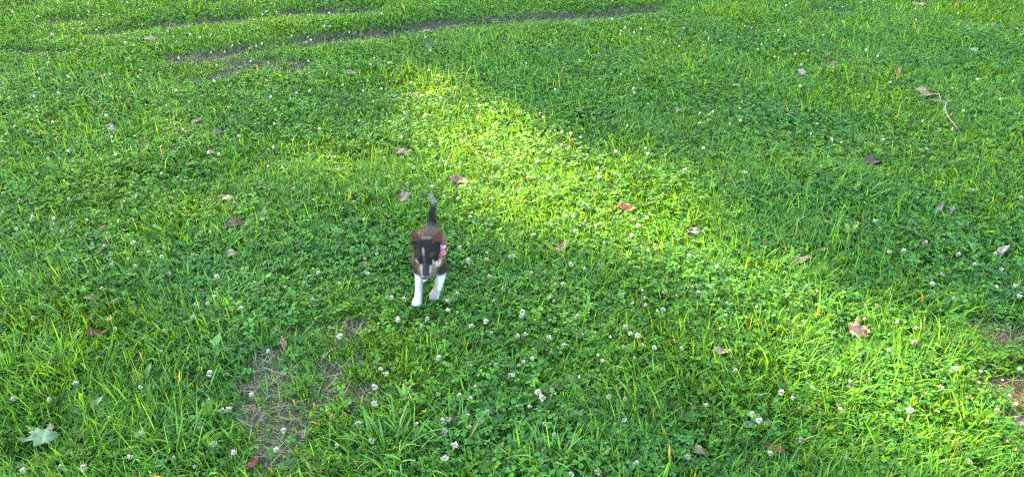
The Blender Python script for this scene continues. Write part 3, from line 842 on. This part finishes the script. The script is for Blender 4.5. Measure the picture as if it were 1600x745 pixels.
    # eyes, nose
    def orb(name, c, r, mat, rot=None, parent=root):
        w = sv * np.array(r)
        if rot is not None: w = w @ rot.T
        m = mesh_py(name, w + c - loc, sf, None, mat, True)
        return link(name, m, None, parent)
    for s in (-1, 1):
        orb('eye', hp(0.0395, 0.0245, 0.0185 * s), (0.0050, 0.0050, 0.0050), M_EYE)
    orb('nose', hp(0.095, 0.003, 0), (0.0100, 0.0070, 0.0075), M_NOSE, Mh)
    # collar: a band round the neck with a folded cloth bow on the puppy's left
    V, Fs, CC = [], [], []
    na = np.array([0.01, -0.50, 0.85]); na /= np.linalg.norm(na)
    e1 = np.array([1.0, 0, 0]) - na * na[0]; e1 /= np.linalg.norm(e1)
    e2 = np.cross(na, e1)
    c0 = np.array([-0.262, 2.100, 0.190])
    K = 40
    for k in range(K):
        th = 2 * math.pi * k / K
        o = e1 * math.cos(th) * 0.0415 + e2 * math.sin(th) * 0.0415
        on = o / np.linalg.norm(o)
        for h_, t_ in ((-0.0065, 0), (-0.0065, 0.003), (0.0065, 0.003), (0.0065, 0)):
            V.append(c0 + o + na * h_ + on * t_ - loc); CC.append((0.30, 0.07, 0.11))
    for k in range(K):
        k2 = (k + 1) % K
        for j in range(4):
            j2 = (j + 1) % 4
            Fs.append([4 * k + j, 4 * k2 + j, 4 * k2 + j2, 4 * k + j2])
    link('collar', mesh_py('collar', V, Fs, CC, M_FLOWER, False), None, root)['label'] = 'pink collar round the neck'
    bc = np.array([-0.2185, 2.076, 0.213])
    V, Fs, CC = [], [], []
    for lobe, (dv, cc) in enumerate((((0.006, -0.004, 0.017), (0.45, 0.28, 0.46)), ((0.005, -0.004, -0.020), (0.46, 0.13, 0.16)))):
        dv = np.array(dv); L = np.linalg.norm(dv); ax = dv / L
        sd = np.cross(ax, [0.5, -1, 0.4]); sd /= np.linalg.norm(sd)
        up = np.cross(ax, sd)
        b0 = len(V)
        for i, t in enumerate(np.linspace(0, 1, 6)):
            w = 0.004 + 0.008 * math.sin(t * 2.4)
            for j, s in enumerate(np.linspace(-1, 1, 5)):
                for side in (1, -1):
                    V.append(bc + dv * t + sd * w * s + up * side * (0.001 + 0.005 * math.sin(math.pi * t) * (1 - s * s)) + up * 0.002 * math.sin(5 * s + 4 * t) - loc)
                    CC.append(np.array(cc) * (1.15 if (i + j) % 3 == 0 else 0.9))
        for i in range(5):
            for j in range(4):
                for side in (0, 1):
                    q4 = [b0 + (i * 5 + j) * 2 + side, b0 + (i * 5 + j + 1) * 2 + side, b0 + ((i + 1) * 5 + j + 1) * 2 + side, b0 + ((i + 1) * 5 + j) * 2 + side]
                    Fs.append(q4 if side else q4[::-1])
    link('collar_bow', mesh_py('collar_bow', V, Fs, CC, M_FLOWER, True), None, root)['label'] = 'pink and lavender cloth bow on the collar'
build_puppy()

# ------------------------------------------------------------------ fallen leaves
def leaf_mesh(kind, size, color, curl, seed):
    r = np.random.default_rng(seed)
    nth, rings = (44, 4) if kind == 'maple' else (26, 4)
    th = np.linspace(0, 2 * math.pi, nth, endpoint=False)
    if kind == 'maple':
        rad = 0.30 + 0 * th
        for a0, amp, wd in ((0, 0.70, 0.30), (0.95, 0.56, 0.27), (-0.95, 0.52, 0.27), (1.95, 0.30, 0.27), (-1.95, 0.32, 0.27)):
            dd = (th - a0 + math.pi) % (2 * math.pi) - math.pi
            rad = np.maximum(rad, 0.28 + amp * np.exp(-np.abs(dd / wd) ** 1.3))
        rad = rad * (1 + 0.07 * np.where(np.arange(nth) % 2 == 0, 1, -1) + r.normal(0, 0.04, nth))
        X, Y = rad * np.cos(th), rad * np.sin(th)
    else:
        wd = r.uniform(0.36, 0.5)
        X, Y = np.cos(th), np.sin(th) * wd * (1 - 0.25 * np.cos(th)) * (1 + 0.05 * np.where(np.arange(nth) % 2 == 0, 1, -1))
        X = X + 0.12 * np.maximum(np.cos(th), 0) ** 6
    fr = np.linspace(0, 1, rings + 1)[1:]
    px = np.concatenate([[0]] + [X * t for t in fr]) * 0.5 * size
    py = np.concatenate([[0]] + [Y * t for t in fr]) * 0.5 * size
    hs = 0.5 * size
    ph = r.uniform(0, 6.28, 4)
    u, v = px / hs, py / hs
    z = hs * (curl * (0.55 * v * v * 1.5 + 0.28 * u * u * (1 if r.random() < 0.6 else -1)) + 0.10 * np.abs(v)
              + 0.17 * (0.4 + curl) * np.sin(4.1 * u + ph[0]) * np.cos(3.3 * v + ph[1]) + 0.07 * np.sin(9 * u + ph[2]) * np.sin(8 * v + ph[3]))
    k = 1.0 - 0.30 * curl * np.abs(v)
    top = np.stack([px, py * k, z], 1)
    bot = top - np.array([0, 0, 0.0006])
    nv = len(top)
    F_ = []
    for i in range(nth):
        j = (i + 1) % nth
        F_.append([0, 1 + i, 1 + j])
        for q in range(rings - 1):
            F_.append([1 + q * nth + i, 1 + (q + 1) * nth + i, 1 + (q + 1) * nth + j, 1 + q * nth + j])
    Fb = [[a + nv for a in fc][::-1] for fc in F_]
    rim = [[1 + (rings - 1) * nth + i, nv + 1 + (rings - 1) * nth + i, nv + 1 + (rings - 1) * nth + (i + 1) % nth, 1 + (rings - 1) * nth + (i + 1) % nth] for i in range(nth)]
    base = np.array(color)
    blot = fbm(u * 3, v * 3, 1.0, seed % 50)[:, None]
    vein = np.exp(-(v / 0.05) ** 2)[:, None]
    edge = np.clip(np.hypot(u, v), 0, 1)[:, None]
    Cc = base * (0.30 + 1.05 * blot) * (1.05 - 0.2 * edge) * (1 + 0.35 * vein)
    Cb = base * np.array([1.0, 1.0, 1.05]) * (0.45 + 0.8 * blot)
    me = mesh_py('fallen_leaf', np.concatenate([top, bot]), F_ + Fb + rim, np.concatenate([Cc, np.clip(Cb, 0, 0.7)]), M_DEAD, False)
    # stalk
    V, Fs, C = [], [], []
    x0 = -0.48 * size if kind == 'oval' else -0.14 * size
    pts = [(x0 + 0.06 * size, 0, 0.001), (x0 - 0.10 * size, 0.02 * size, 0.004), (x0 - 0.26 * size, 0.07 * size, 0.002)]
    tube(V, Fs, C, pts, (0.0011, 0.0009, 0.0010), tuple(base * 0.8), 5)
    st = mesh_py('leaf_stalk', V, Fs, C, M_DEAD, True)
    return me, st

for i, (px, py, w, kind, rot, colr, curl, tilt, label) in enumerate(LEAVES):
    size = w / PXM(py) * (1.1 if tilt < 0.7 else 1.2)
    p = G(px, py, 0.034)
    hz = H(p[0], p[1])
    me, st = leaf_mesh(kind, size, colr, curl, 100 + i)
    o = link('fallen_leaf', me)
    lift = 0.024 + hz + (0.32 * size * math.sin(tilt) if tilt >= 0.7 else 0.12 * size * tilt)
    o.location = (p[0], p[1], lift)
    if tilt >= 0.7:
        o.rotation_euler = (tilt, -1.2, rot - 1.57)
    else:
        o.rotation_euler = (tilt * 0.9 + 0.12, random.uniform(-0.2, 0.2), rot)
    tag(o, label, 'leaf', 'fallen leaves scattered on the lawn')
    if w >= 20:
        link('leaf_stalk', st, None, o)

# ------------------------------------------------------------------ the forked twig
V, Fs, C = [], [], []
tw = [(1453, 157), (1470, 158), (1478, 161), (1476, 172), (1482, 186), (1490, 197), (1499, 207)]
tz = [0.045, 0.055, 0.055, 0.058, 0.050, 0.045, 0.03]
pts = [G(a, b, z) + np.array([0, 0, H(*G(a, b)[:2])]) for (a, b), z in zip(tw, tz)]
o0 = pts[2].copy(); o0[2] = H(o0[0], o0[1])
tube(V, Fs, C, [p - o0 for p in pts[2:]], (0.0026, 0.0025, 0.0023, 0.0020, 0.0014), (0.20, 0.175, 0.145), 7)
tube(V, Fs, C, [p - o0 for p in pts[:3]], (0.0018, 0.0021, 0.0025), (0.20, 0.175, 0.145), 7)
br = G(1467, 147, 0.075); br[2] += H(br[0], br[1])
tube(V, Fs, C, [pts[1] - o0, br - o0], (0.0028, 0.002), (0.20, 0.175, 0.145), 7)
br = G(1486, 157, 0.07); br[2] += H(br[0], br[1])
tube(V, Fs, C, [pts[2] - o0, br - o0], (0.0030, 0.002), (0.20, 0.175, 0.145), 7)
tw_o = link('twig', mesh_py('twig', V, Fs, C, M_TWIG, True))
tw_o.location = o0
tag(tw_o, 'pale forked twig lying in the shaded grass at upper right', 'twig')

# ------------------------------------------------------------------ broad-leaved weeds, each leaf a part
def weed_leaf(L, W, arch, rise, color, seed):
    r = np.random.default_rng(seed)
    ns = 8
    V, Fs, C = [], [], []
    x = z = 0.0
    th = rise
    for i in range(ns + 1):
        t = i / ns
        w = W * 0.5 * math.sin(math.pi * min(t * 0.92 + 0.05, 1.0)) ** 0.8 * (1 + 0.10 * math.sin(9 * t + seed)) if i < ns else 0.0006
        if t < 0.15: w = max(0.0012, w * 0.35)
        for s, lf in ((-1, 0.32), (-0.5, 0.10), (0, 0.0), (0.5, 0.10), (1, 0.32)):
            V.append((x - math.sin(th) * w * lf, s * w, z + math.cos(th) * w * lf + 0.0015 * math.sin(14 * t + 3 * s + seed)))
            C.append(np.array(color) * ((1.25 if s == 0 else 1.0) * r.uniform(0.92, 1.08)))
        x += L / ns * math.cos(th); z += L / ns * math.sin(th)
        th -= arch / ns
    for i in range(ns):
        for j in range(4):
            a = i * 5 + j
            Fs.append([a, a + 5, a + 6, a + 1])
    return mesh_py('leaf', V, Fs, C, M_WEED, True)

BR, MD, BLG, YG = (0.085, 0.22, 0.02), (0.06, 0.165, 0.025), (0.08, 0.16, 0.055), (0.13, 0.25, 0.02)
WEEDS = [  # px, py, (azimuth deg, length, width, rise deg)..., colour, label
    (709, 474, [(70, 0.050, 0.026, 62), (200, 0.045, 0.022, 50)], BR, 'small broad-leaved weed right of the puppy raised paw'),
    (1399, 742, [(65, 0.042, 0.030, 50), (20, 0.05, 0.032, 30), (120, 0.04, 0.026, 45)], BR, 'bright broad-leaved weed at the bottom right edge'),
    (1326, 368, [(100, 0.055, 0.026, 65), (35, 0.06, 0.022, 55), (160, 0.05, 0.022, 45)], YG, 'bright weed with upright leaves in the shaded clover at right'),
    (1237, 410, [(85, 0.065, 0.017, 75), (30, 0.05, 0.017, 50)], BR, 'narrow upright weed left of the long brown leaf'),
    (632, 628, [(95, 0.062, 0.013, 80), (60, 0.06, 0.010, 65), (130, 0.06, 0.009, 60), (20, 0.05, 0.013, 35)], BR, 'tall strap-leaved weed right of the bare straw patch'),
    (336, 552, [(80, 0.07, 0.026, 70), (190, 0.055, 0.032, 30), (0, 0.055, 0.032, 30), (300, 0.045, 0.028, 30)], MD, 'broad-leaved weed left of the bare straw patch'),
    (228, 597, [(20, 0.06, 0.026, 35), (160, 0.055, 0.024, 40), (80, 0.06, 0.02, 60)], MD, 'dark broad-leaved weed in the lower left grass'),
    (138, 650, [(60, 0.07, 0.026, 55), (350, 0.07, 0.024, 25), (170, 0.06, 0.024, 35)], BLG, 'bluish green broad-leaved weed above the pale fallen leaf'),
    (712, 580, [(25, 0.085, 0.026, 30), (150, 0.06, 0.022, 35)], BR, 'weed with one long arched leaf below the puppy'),
    (1068, 652, [(15, 0.06, 0.034, 25), (120, 0.05, 0.026, 35)], BLG, 'pale broad leaf weed in the lower centre right'),
    (902, 600, [(30, 0.055, 0.032, 30), (140, 0.05, 0.03, 30), (250, 0.04, 0.024, 25)], MD, 'round-leaved weed in the lower centre clover'),
    (1184, 668, [(90, 0.055, 0.032, 40), (10, 0.05, 0.03, 30), (190, 0.05, 0.03, 30)], BLG, 'grey-green weed beside a pair of clover heads, lower right'),
    (966, 468, [(60, 0.055, 0.03, 45), (170, 0.05, 0.026, 40), (300, 0.04, 0.022, 30)], BR, 'low weed below the lower rim of the sunlit patch'),
    (1461, 368, [(10, 0.045, 0.026, 25), (180, 0.04, 0.022, 25)], YG, 'small yellow-green weed below the standing grey leaf'),
    (590, 305, [(100, 0.075, 0.024, 70), (30, 0.075, 0.024, 45), (160, 0.07, 0.022, 45), (210, 0.05, 0.02, 35)], MD, 'leafy weed left of the tan crumpled leaf'),
    (525, 370, [(95, 0.05, 0.024, 65), (30, 0.045, 0.02, 45)], YG, 'small bright weed left of the puppy'),
    (280, 410, [(20, 0.06, 0.02, 25), (170, 0.06, 0.02, 25), (330, 0.05, 0.018, 20)], YG, 'yellow-green spreading weed in the left lawn'),
    (410, 345, [(80, 0.07, 0.022, 70), (150, 0.05, 0.02, 45)], MD, 'upright weed right of the brown rolled leaf'),
    (940, 150, [(20, 0.06, 0.025, 35), (160, 0.06, 0.025, 35), (90, 0.06, 0.02, 60)], MD, 'small weed in the shaded grass above the sunlit patch'),
    (1275, 82, [(20, 0.07, 0.035, 25), (170, 0.06, 0.03, 25), (90, 0.05, 0.03, 40)], BLG, 'pale weed just above the light tan leaf at upper right'),
    (1520, 400, [(20, 0.075, 0.018, 30), (70, 0.07, 0.018, 45), (150, 0.07, 0.018, 35), (110, 0.06, 0.016, 60)], MD, 'spiky weed left of the narrow grey leaf near the right edge'),
    (765, 170, [(30, 0.06, 0.032, 35), (150, 0.055, 0.03, 35)], YG, 'sunlit weed at the upper end of the bright patch'),
]
for i, (px, py, lv, c, label) in enumerate(WEEDS):
    p = G(px, py, 0.015)
    rt = empty('broadleaf_weed', (p[0], p[1], H(p[0], p[1]) + 0.012))
    tag(rt, label, 'weed', 'broad-leaved weeds in the lawn')
    for k, (az, L, W, rise) in enumerate(lv):
        lo = link('leaf', weed_leaf(L * 0.95, W * 0.85, 0.9, R(rise), np.array(c) * random.uniform(0.85, 1.15), 300 + 7 * i + k), None, rt)
        lo.rotation_euler = (0, 0, R(az))
        lo.location = (0, 0, 0.004 * k)

# ------------------------------------------------------------------ taller grass tufts
TUFTS = [  # px, py, radius m, blades, length m, width m, colour, label
    (100, 575, 0.060, 120, 0.13, 0.0042, (0.085, 0.25, 0.022), 'tall bright green grass tuft near the left edge'),
    (30, 590, 0.07, 90, 0.12, 0.004, (0.05, 0.17, 0.03), 'darker grass tuft left of the tall bright tuft'),
    (850, 735, 0.065, 70, 0.14, 0.006, (0.06, 0.19, 0.03), 'coarse long-bladed tuft at the bottom, centre'),
    (1290, 285, 0.12, 170, 0.11, 0.0036, (0.05, 0.16, 0.03), 'tall dark grass tuft in the shade at right'),
    (1513, 670, 0.035, 40, 0.11, 0.004, (0.10, 0.25, 0.02), 'bright tuft in the sunlit clover at lower right'),
    (1252, 540, 0.04, 60, 0.09, 0.0035, (0.10, 0.25, 0.02), 'bright fine tuft left of the large pinkish tan leaf'),
    (610, 715, 0.07, 70, 0.13, 0.0058, (0.055, 0.18, 0.04), 'coarse tuft at the bottom, right of the bare patch'),
    (250, 150, 0.12, 110, 0.11, 0.0036, (0.055, 0.17, 0.04), 'tall pale tuft in the upper left lawn'),
    (60, 390, 0.10, 120, 0.11, 0.0036, (0.05, 0.15, 0.045), 'loose bluish tuft at the left edge'),
    (275, 715, 0.08, 80, 0.13, 0.005, (0.065, 0.21, 0.025), 'bright coarse tuft at the bottom left'),
    (880, 400, 0.03, 26, 0.10, 0.005, (0.08, 0.22, 0.02), 'small tuft beside the curled leaves at the sunlit rim'),
    (720, 690, 0.05, 40, 0.11, 0.005, (0.06, 0.18, 0.04), 'small coarse tuft at the bottom, left of centre'),
    (1145, 620, 0.05, 50, 0.10, 0.0045, (0.07, 0.21, 0.025), 'upright tuft in the lower right centre'),
    (790, 100, 0.14, 110, 0.10, 0.004, (0.06, 0.20, 0.03), 'soft tall tuft below the long wheel rut'),
    (540, 480, 0.05, 40, 0.09, 0.004, (0.08, 0.22, 0.025), 'small tuft left of the puppy paws'),
]
for (px, py, rad, nb, L, W, c, label) in TUFTS:
    p = G(px, py, 0.0)
    o = np.array([p[0], p[1], H(p[0], p[1])])
    a, rr = rng.uniform(0, 6.28, nb), rad * np.sqrt(rng.random(nb))
    x, y = p[0] + rr * np.cos(a), p[1] + rr * np.sin(a)
    cc = np.array(c) * rng.uniform(0.7, 1.3, (nb, 1))
    az = a + rng.normal(0, 0.9, nb)
    me = blades('grass_tuft', x, y, L * rng.uniform(0.45, 1.1, nb), W * rng.uniform(0.6, 1.2, nb), np.abs(rng.normal(0.25, 0.25, nb)), np.abs(rng.normal(1.0, 0.5, nb)), cc, 4, M_GRASS, 0.0, az)
    v = np.zeros(len(me.vertices) * 3); me.vertices.foreach_get('co', v)
    me.vertices.foreach_set('co', (v.reshape(-1, 3) - o).ravel())
    t = link('grass_tuft', me)
    t.location = o
    tag(t, label, 'grass tuft', 'taller grass tufts in the lawn')

# ------------------------------------------------------------------ clover flowers
def head_geo(seed, brown, n=46, simple=False):
    r = np.random.default_rng(seed)
    V, Fs, C = [], [], []
    ga = 2.39996
    for i in range(n):
        zc = 1 - 1.75 * (i + 0.5) / n
        q = math.sqrt(max(0, 1 - zc * zc))
        th = i * ga + r.normal(0, 0.12)
        d = np.array([q * math.cos(th), q * math.sin(th), zc])
        droop = brown * r.uniform(0.4, 1.2) + max(0, -zc) * 0.5
        d = d + np.array([0, 0, -droop]); d /= np.linalg.norm(d)
        L = 0.0098 * r.uniform(0.62, 1.25) * (1.0 if zc > -0.3 else 0.85)
        if simple: L *= 1.05
        s = np.cross(d, [0.2, 0.1, 1]); s /= np.linalg.norm(s) + 1e-9
        nn = np.cross(d, s)
        w = 0.0021 * (1.9 if simple else 1.0)
        b = len(V)
        V += [d * L * 0.15, d * L * 0.72 + s * w + nn * 0.0006, d * L, d * L * 0.72 - s * w + nn * 0.0006, d * L * 0.72 - nn * 0.0012]
        if brown: t = np.array([0.34, 0.22, 0.14]) if r.random() < 0.6 else np.array([0.50, 0.38, 0.27])
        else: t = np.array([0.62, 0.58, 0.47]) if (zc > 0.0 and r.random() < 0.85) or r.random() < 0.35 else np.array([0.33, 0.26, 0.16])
        t = t * r.uniform(0.85, 1.08)
        g = t * 0.55 + np.array([0.08, 0.13, 0.04])
        C += [g, t, t * 1.05, t, t * 0.85]
        Fs += [[b, b + 1, b + 2, b + 4], [b, b + 4, b + 2, b + 3]] if not simple else [[b, b + 1, b + 2, b + 3]]
    return np.array(V), Fs, np.clip(np.array(C), 0, 0.85)

def stem_mesh(h_, lean, seed):
    V, Fs, C = [], [], []
    pts = [(lean[0] * (t ** 1.5 - 1), lean[1] * (t ** 1.5 - 1), -h_ * (1 - t)) for t in np.linspace(0, 1, 5)]
    tube(V, Fs, C, pts, (0.0010, 0.0009, 0.0008, 0.0008, 0.0008), (0.10, 0.19, 0.05), 5)
    return mesh_py('stem', V, Fs, C, M_WEED, True)

TL = {
 (0, 495): [(152,8),(230,215),(352,308),(231,384),(62,380),(652,320),(770,65),(750,160),(535,50),(1035,438),(1065,430),(975,262),(970,390),(930,520),(648,546),(995,600),(1090,636),(810,667),(908,706),(610,658),(285,700),(392,705),(110,715),(516,215,1),(655,520,1),(895,465,1),(235,510,1),(20,738),(1170,360)],
 (400, 495): [(660,12),(797,8),(772,38),(1001,43),(1095,73),(889,28,1),(390,90),(56,158),(580,240),(605,262),(553,325),(553,402),(847,362),(945,368),(996,383),(1022,322),(985,460),(868,485),(1055,488),(995,513),(926,597),(880,660),(748,500),(474,493),(357,460,1),(545,487,1),(540,577),(130,530),(95,620),(1183,268),(1002,225),(1113,222),(897,475,1),(1075,445),(377,600),(878,535),(818,78),(1070,22),(850,190)],
 (800, 495): [(25,85),(62,75),(173,93),(322,78),(243,127),(163,145),(95,190),(52,205),(32,222),(5,268),(550,75),(585,85),(605,135),(518,137),(527,45),(662,143),(757,108,1),(790,150),(571,188),(421,200),(122,350),(141,374),(82,415),(526,373),(454,358,1),(524,470),(905,403),(152,497),(196,548),(150,630),(580,672),(1120,450),(1150,480),(1040,250),(85,710,1),(145,738),(185,335,1),(275,735),(400,720),(820,640,1)],
 (1200, 495): [(560,162),(690,55),(680,125),(60,357),(114,383),(800,338),(925,380,1),(787,440,1),(1065,438),(1015,495),(857,540),(865,585,1),(932,678),(1122,580,1),(1160,617,1),(1088,728,1),(660,435),(153,577),(363,655),(545,500,1),(10,630),(425,275,1),(870,248),(845,180,1),(290,165,1),(560,20,1),(600,28),(450,10),(205,335)],
 (1200, 250): [(732,384),(817,370),(632,418),(566,425),(965,485),(1170,487),(1155,580),(1172,628),(810,530),(860,645),(886,438),(182,595),(766,577),(515,670,1),(450,738),(695,172),(1178,175),(950,145),(450,195),(1060,435),(688,400),(260,415),(77,525),(1088,510),(500,285),(235,710,1)],
 (800, 250): [(805,42),(705,150),(627,262),(478,62),(396,40),(404,78),(200,138),(350,203),(285,258),(390,296),(296,325),(558,347),(587,300),(635,418),(430,380),(97,350),(5,445),(208,500),(275,487),(335,505),(88,525),(202,573),(239,575),(178,628,1),(195,650),(48,703),(45,720),(142,695),(305,722),(728,552,1),(712,607,1),(607,600),(620,637),(560,660),(622,668),(705,690),(870,540),(840,585),(867,612),(899,620),(955,490),(993,722),(1000,660),(1125,620,1),(1140,680),(825,440),(1085,62),(653,188),(565,272),(215,270),(75,85),(168,90),(120,8),(340,280),(510,260)],
 (400, 250): [(703,107),(882,18),(452,185),(502,272),(422,395),(289,522),(263,653),(388,577),(520,524),(508,480,1),(505,452,1),(632,640),(690,645),(660,735),(797,738),(937,712),(893,700),(1106,655),(937,625),(895,660),(1087,540),(988,462),(1073,457),(1075,425),(903,358),(948,398),(997,262),(545,220),(562,430),(940,178),(875,168),(120,30),(175,130),(510,92),(30,275),(95,410),(285,410),(245,545),(1150,600),(1052,240),(1073,295),(820,120),(1183,450)],
 (0, 250): [(220,128),(257,140),(48,110),(175,68),(115,90),(90,185),(145,272),(150,258),(247,265),(240,315),(285,325),(328,285),(330,305),(402,273),(75,320),(577,188),(628,168),(620,385),(515,462),(520,490),(289,420),(598,462),(630,497),(473,596),(536,648),(95,518),(765,408),(690,427),(720,308),(752,450),(155,735),(500,738),(995,630),(910,670),(965,665),(1122,690),(1008,535),(900,730),(318,177),(15,157),(12,240),(485,400),(785,525),(980,335),(750,55),(1090,195)],
 (400, 0): [(70,457),(90,510),(85,575),(160,460),(190,435),(250,425),(210,485),(295,600),(520,370),(535,300),(550,270),(655,375),(660,325),(720,380),(690,520),(685,548),(645,448),(480,555),(620,560),(678,632),(790,530),(860,450),(1050,640),(1115,573),(1145,520),(1165,485),(1040,495),(900,325),(805,325),(545,470),(80,680),(1025,705),(1060,680),(740,430,1),(175,645)],
 (800, 0): [(410,370),(565,412),(470,573),(622,690),(875,525),(873,572),(1015,575),(1065,562),(1070,473),(1060,505),(345,422),(200,420),(320,640),(130,530),(145,550),(590,370),(505,350),(1055,175),(1160,207),(875,285),(1145,230),(350,720),(715,715)],
 (1200, 0): [(297,648),(343,660),(533,657),(150,400),(155,300),(125,250),(510,265),(350,190),(880,155),(975,370),(1080,465),(909,522),(720,570),(200,620)],
 (0, 0): [(80,455),(185,370),(275,440),(320,365),(160,455),(170,505),(560,455),(585,205),(820,425),(495,540),(925,665),(970,710),(1020,718),(750,680),(320,705),(345,700),(400,725),(540,725),(275,738),(225,740),(525,660),(1060,495),(1110,630),(30,628),(70,590),(655,330),(180,75),(1010,310)],
}
FL = []
for (ox, oy), lst in TL.items():
    for it in lst:
        FL.append((ox + it[0] / 2.98, oy + it[1] / 2.98, len(it) > 2))
FL.sort(key=lambda t: -t[1])
heads = {}
for b in (0, 1):
    for k in range(4):
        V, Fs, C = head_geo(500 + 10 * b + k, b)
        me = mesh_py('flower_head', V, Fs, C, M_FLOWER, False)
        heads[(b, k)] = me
stems = [stem_mesh(0.075, (random.uniform(-0.025, 0.025), random.uniform(-0.025, 0.025)), k) for k in range(8)]
LAND = [(G(l[0], l[1], 0.03)[:2], l[8]) for l in LEAVES] + [(G(w_[0], w_[1], 0.015)[:2], w_[4]) for w_ in WEEDS] + [(G(t_[0], t_[1])[:2], t_[7]) for t_ in TUFTS]
NEAR = {}
pos = np.array([G(f_[0], f_[1], 0.046)[:2] for f_ in FL])
for lp, ll in LAND:
    d = np.hypot(*(pos - lp).T)
    o_ = np.argsort(d)
    if d[o_[0]] < 0.30 and d[o_[1]] > 1.25 * d[o_[0]] and o_[0] not in NEAR and o_[0] < 300:
        t_ = ('withered' if FL[o_[0]][2] else 'white') + ' clover flower nearest the ' + ll
        if len(t_.split()) <= 16: NEAR[o_[0]] = t_
rest = []
for i, (px, py, br) in enumerate(FL):
    hgt = random.uniform(0.036, 0.058) if not br else random.uniform(0.032, 0.048)
    p = G(px, py, hgt)
    g = H(p[0], p[1])
    sc = random.uniform(0.52, 1.05)
    if i >= 300:
        rest.append((p[0], p[1], g + hgt, sc, br))
        continue
    e = empty('clover_flower', (p[0], p[1], g))
    if br: tag(e, 'withered brownish clover flower head drooping among the grass', 'clover flower', 'withered clover flowers')
    else: tag(e, 'small round white clover flower head on a thin stem in the lawn', 'clover flower', 'white clover flowers dotted over the lawn')
    if i in NEAR: e['label'] = NEAR[i]
    h = link('flower_head', heads[(int(br), i % 4)], None, e)
    h.location = (0, 0, hgt)
    h.rotation_euler = (random.uniform(-0.35, 0.35), random.uniform(-0.35, 0.35), random.uniform(0, 6.28))
    h.scale = (sc, sc, sc * random.uniform(0.8, 1.0))
    s = link('stem', stems[i % 8], None, e)
    s.location = (0, 0, hgt)
    s.rotation_euler = (0, 0, random.uniform(0, 6.28))
# the many far, speck-sized heads: one mass
xs, ys = scatter(26, 3.0, 6.9, 0.6)
dn = sstep(0.42, 0.62, fbm(xs, ys, 1.5, 123)) * (0.35 + 0.65 * sstep(4.0, 5.4, ys)) * (0.5 + 0.5 * sstep(1.5, -1.0, xs))
kp = rng.random(len(xs)) < 0.25 + 0.75 * dn
for a, b in zip(xs[kp], ys[kp]):
    rest.append((a, b, H(a, b) + random.uniform(0.035, 0.06), random.uniform(0.55, 0.95), random.random() < 0.08))
xs, ys = scatter(34, 1.3, 3.3, 0.3)
kp = rng.random(len(xs)) < 0.12 + 0.88 * sstep(0.48, 0.62, fbm(xs, ys, 2.4, 133))
for a, b in zip(xs[kp], ys[kp]):                # small half-hidden heads lower in the turf
    rest.append((a, b, H(a, b) + random.uniform(0.026, 0.042), random.uniform(0.38, 0.62), random.random() < 0.5))
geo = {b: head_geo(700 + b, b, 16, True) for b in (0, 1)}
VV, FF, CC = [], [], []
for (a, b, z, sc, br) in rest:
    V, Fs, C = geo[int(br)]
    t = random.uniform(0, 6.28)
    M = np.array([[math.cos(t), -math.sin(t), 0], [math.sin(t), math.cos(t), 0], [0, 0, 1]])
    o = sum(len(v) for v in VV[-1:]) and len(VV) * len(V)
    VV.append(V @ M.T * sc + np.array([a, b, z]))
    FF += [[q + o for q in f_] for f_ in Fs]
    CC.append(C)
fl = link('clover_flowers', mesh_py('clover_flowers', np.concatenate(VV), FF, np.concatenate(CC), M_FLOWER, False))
tag(fl, 'speck-sized clover flower heads across the far lawn and half hidden in the turf', 'clover flowers', kind='stuff')
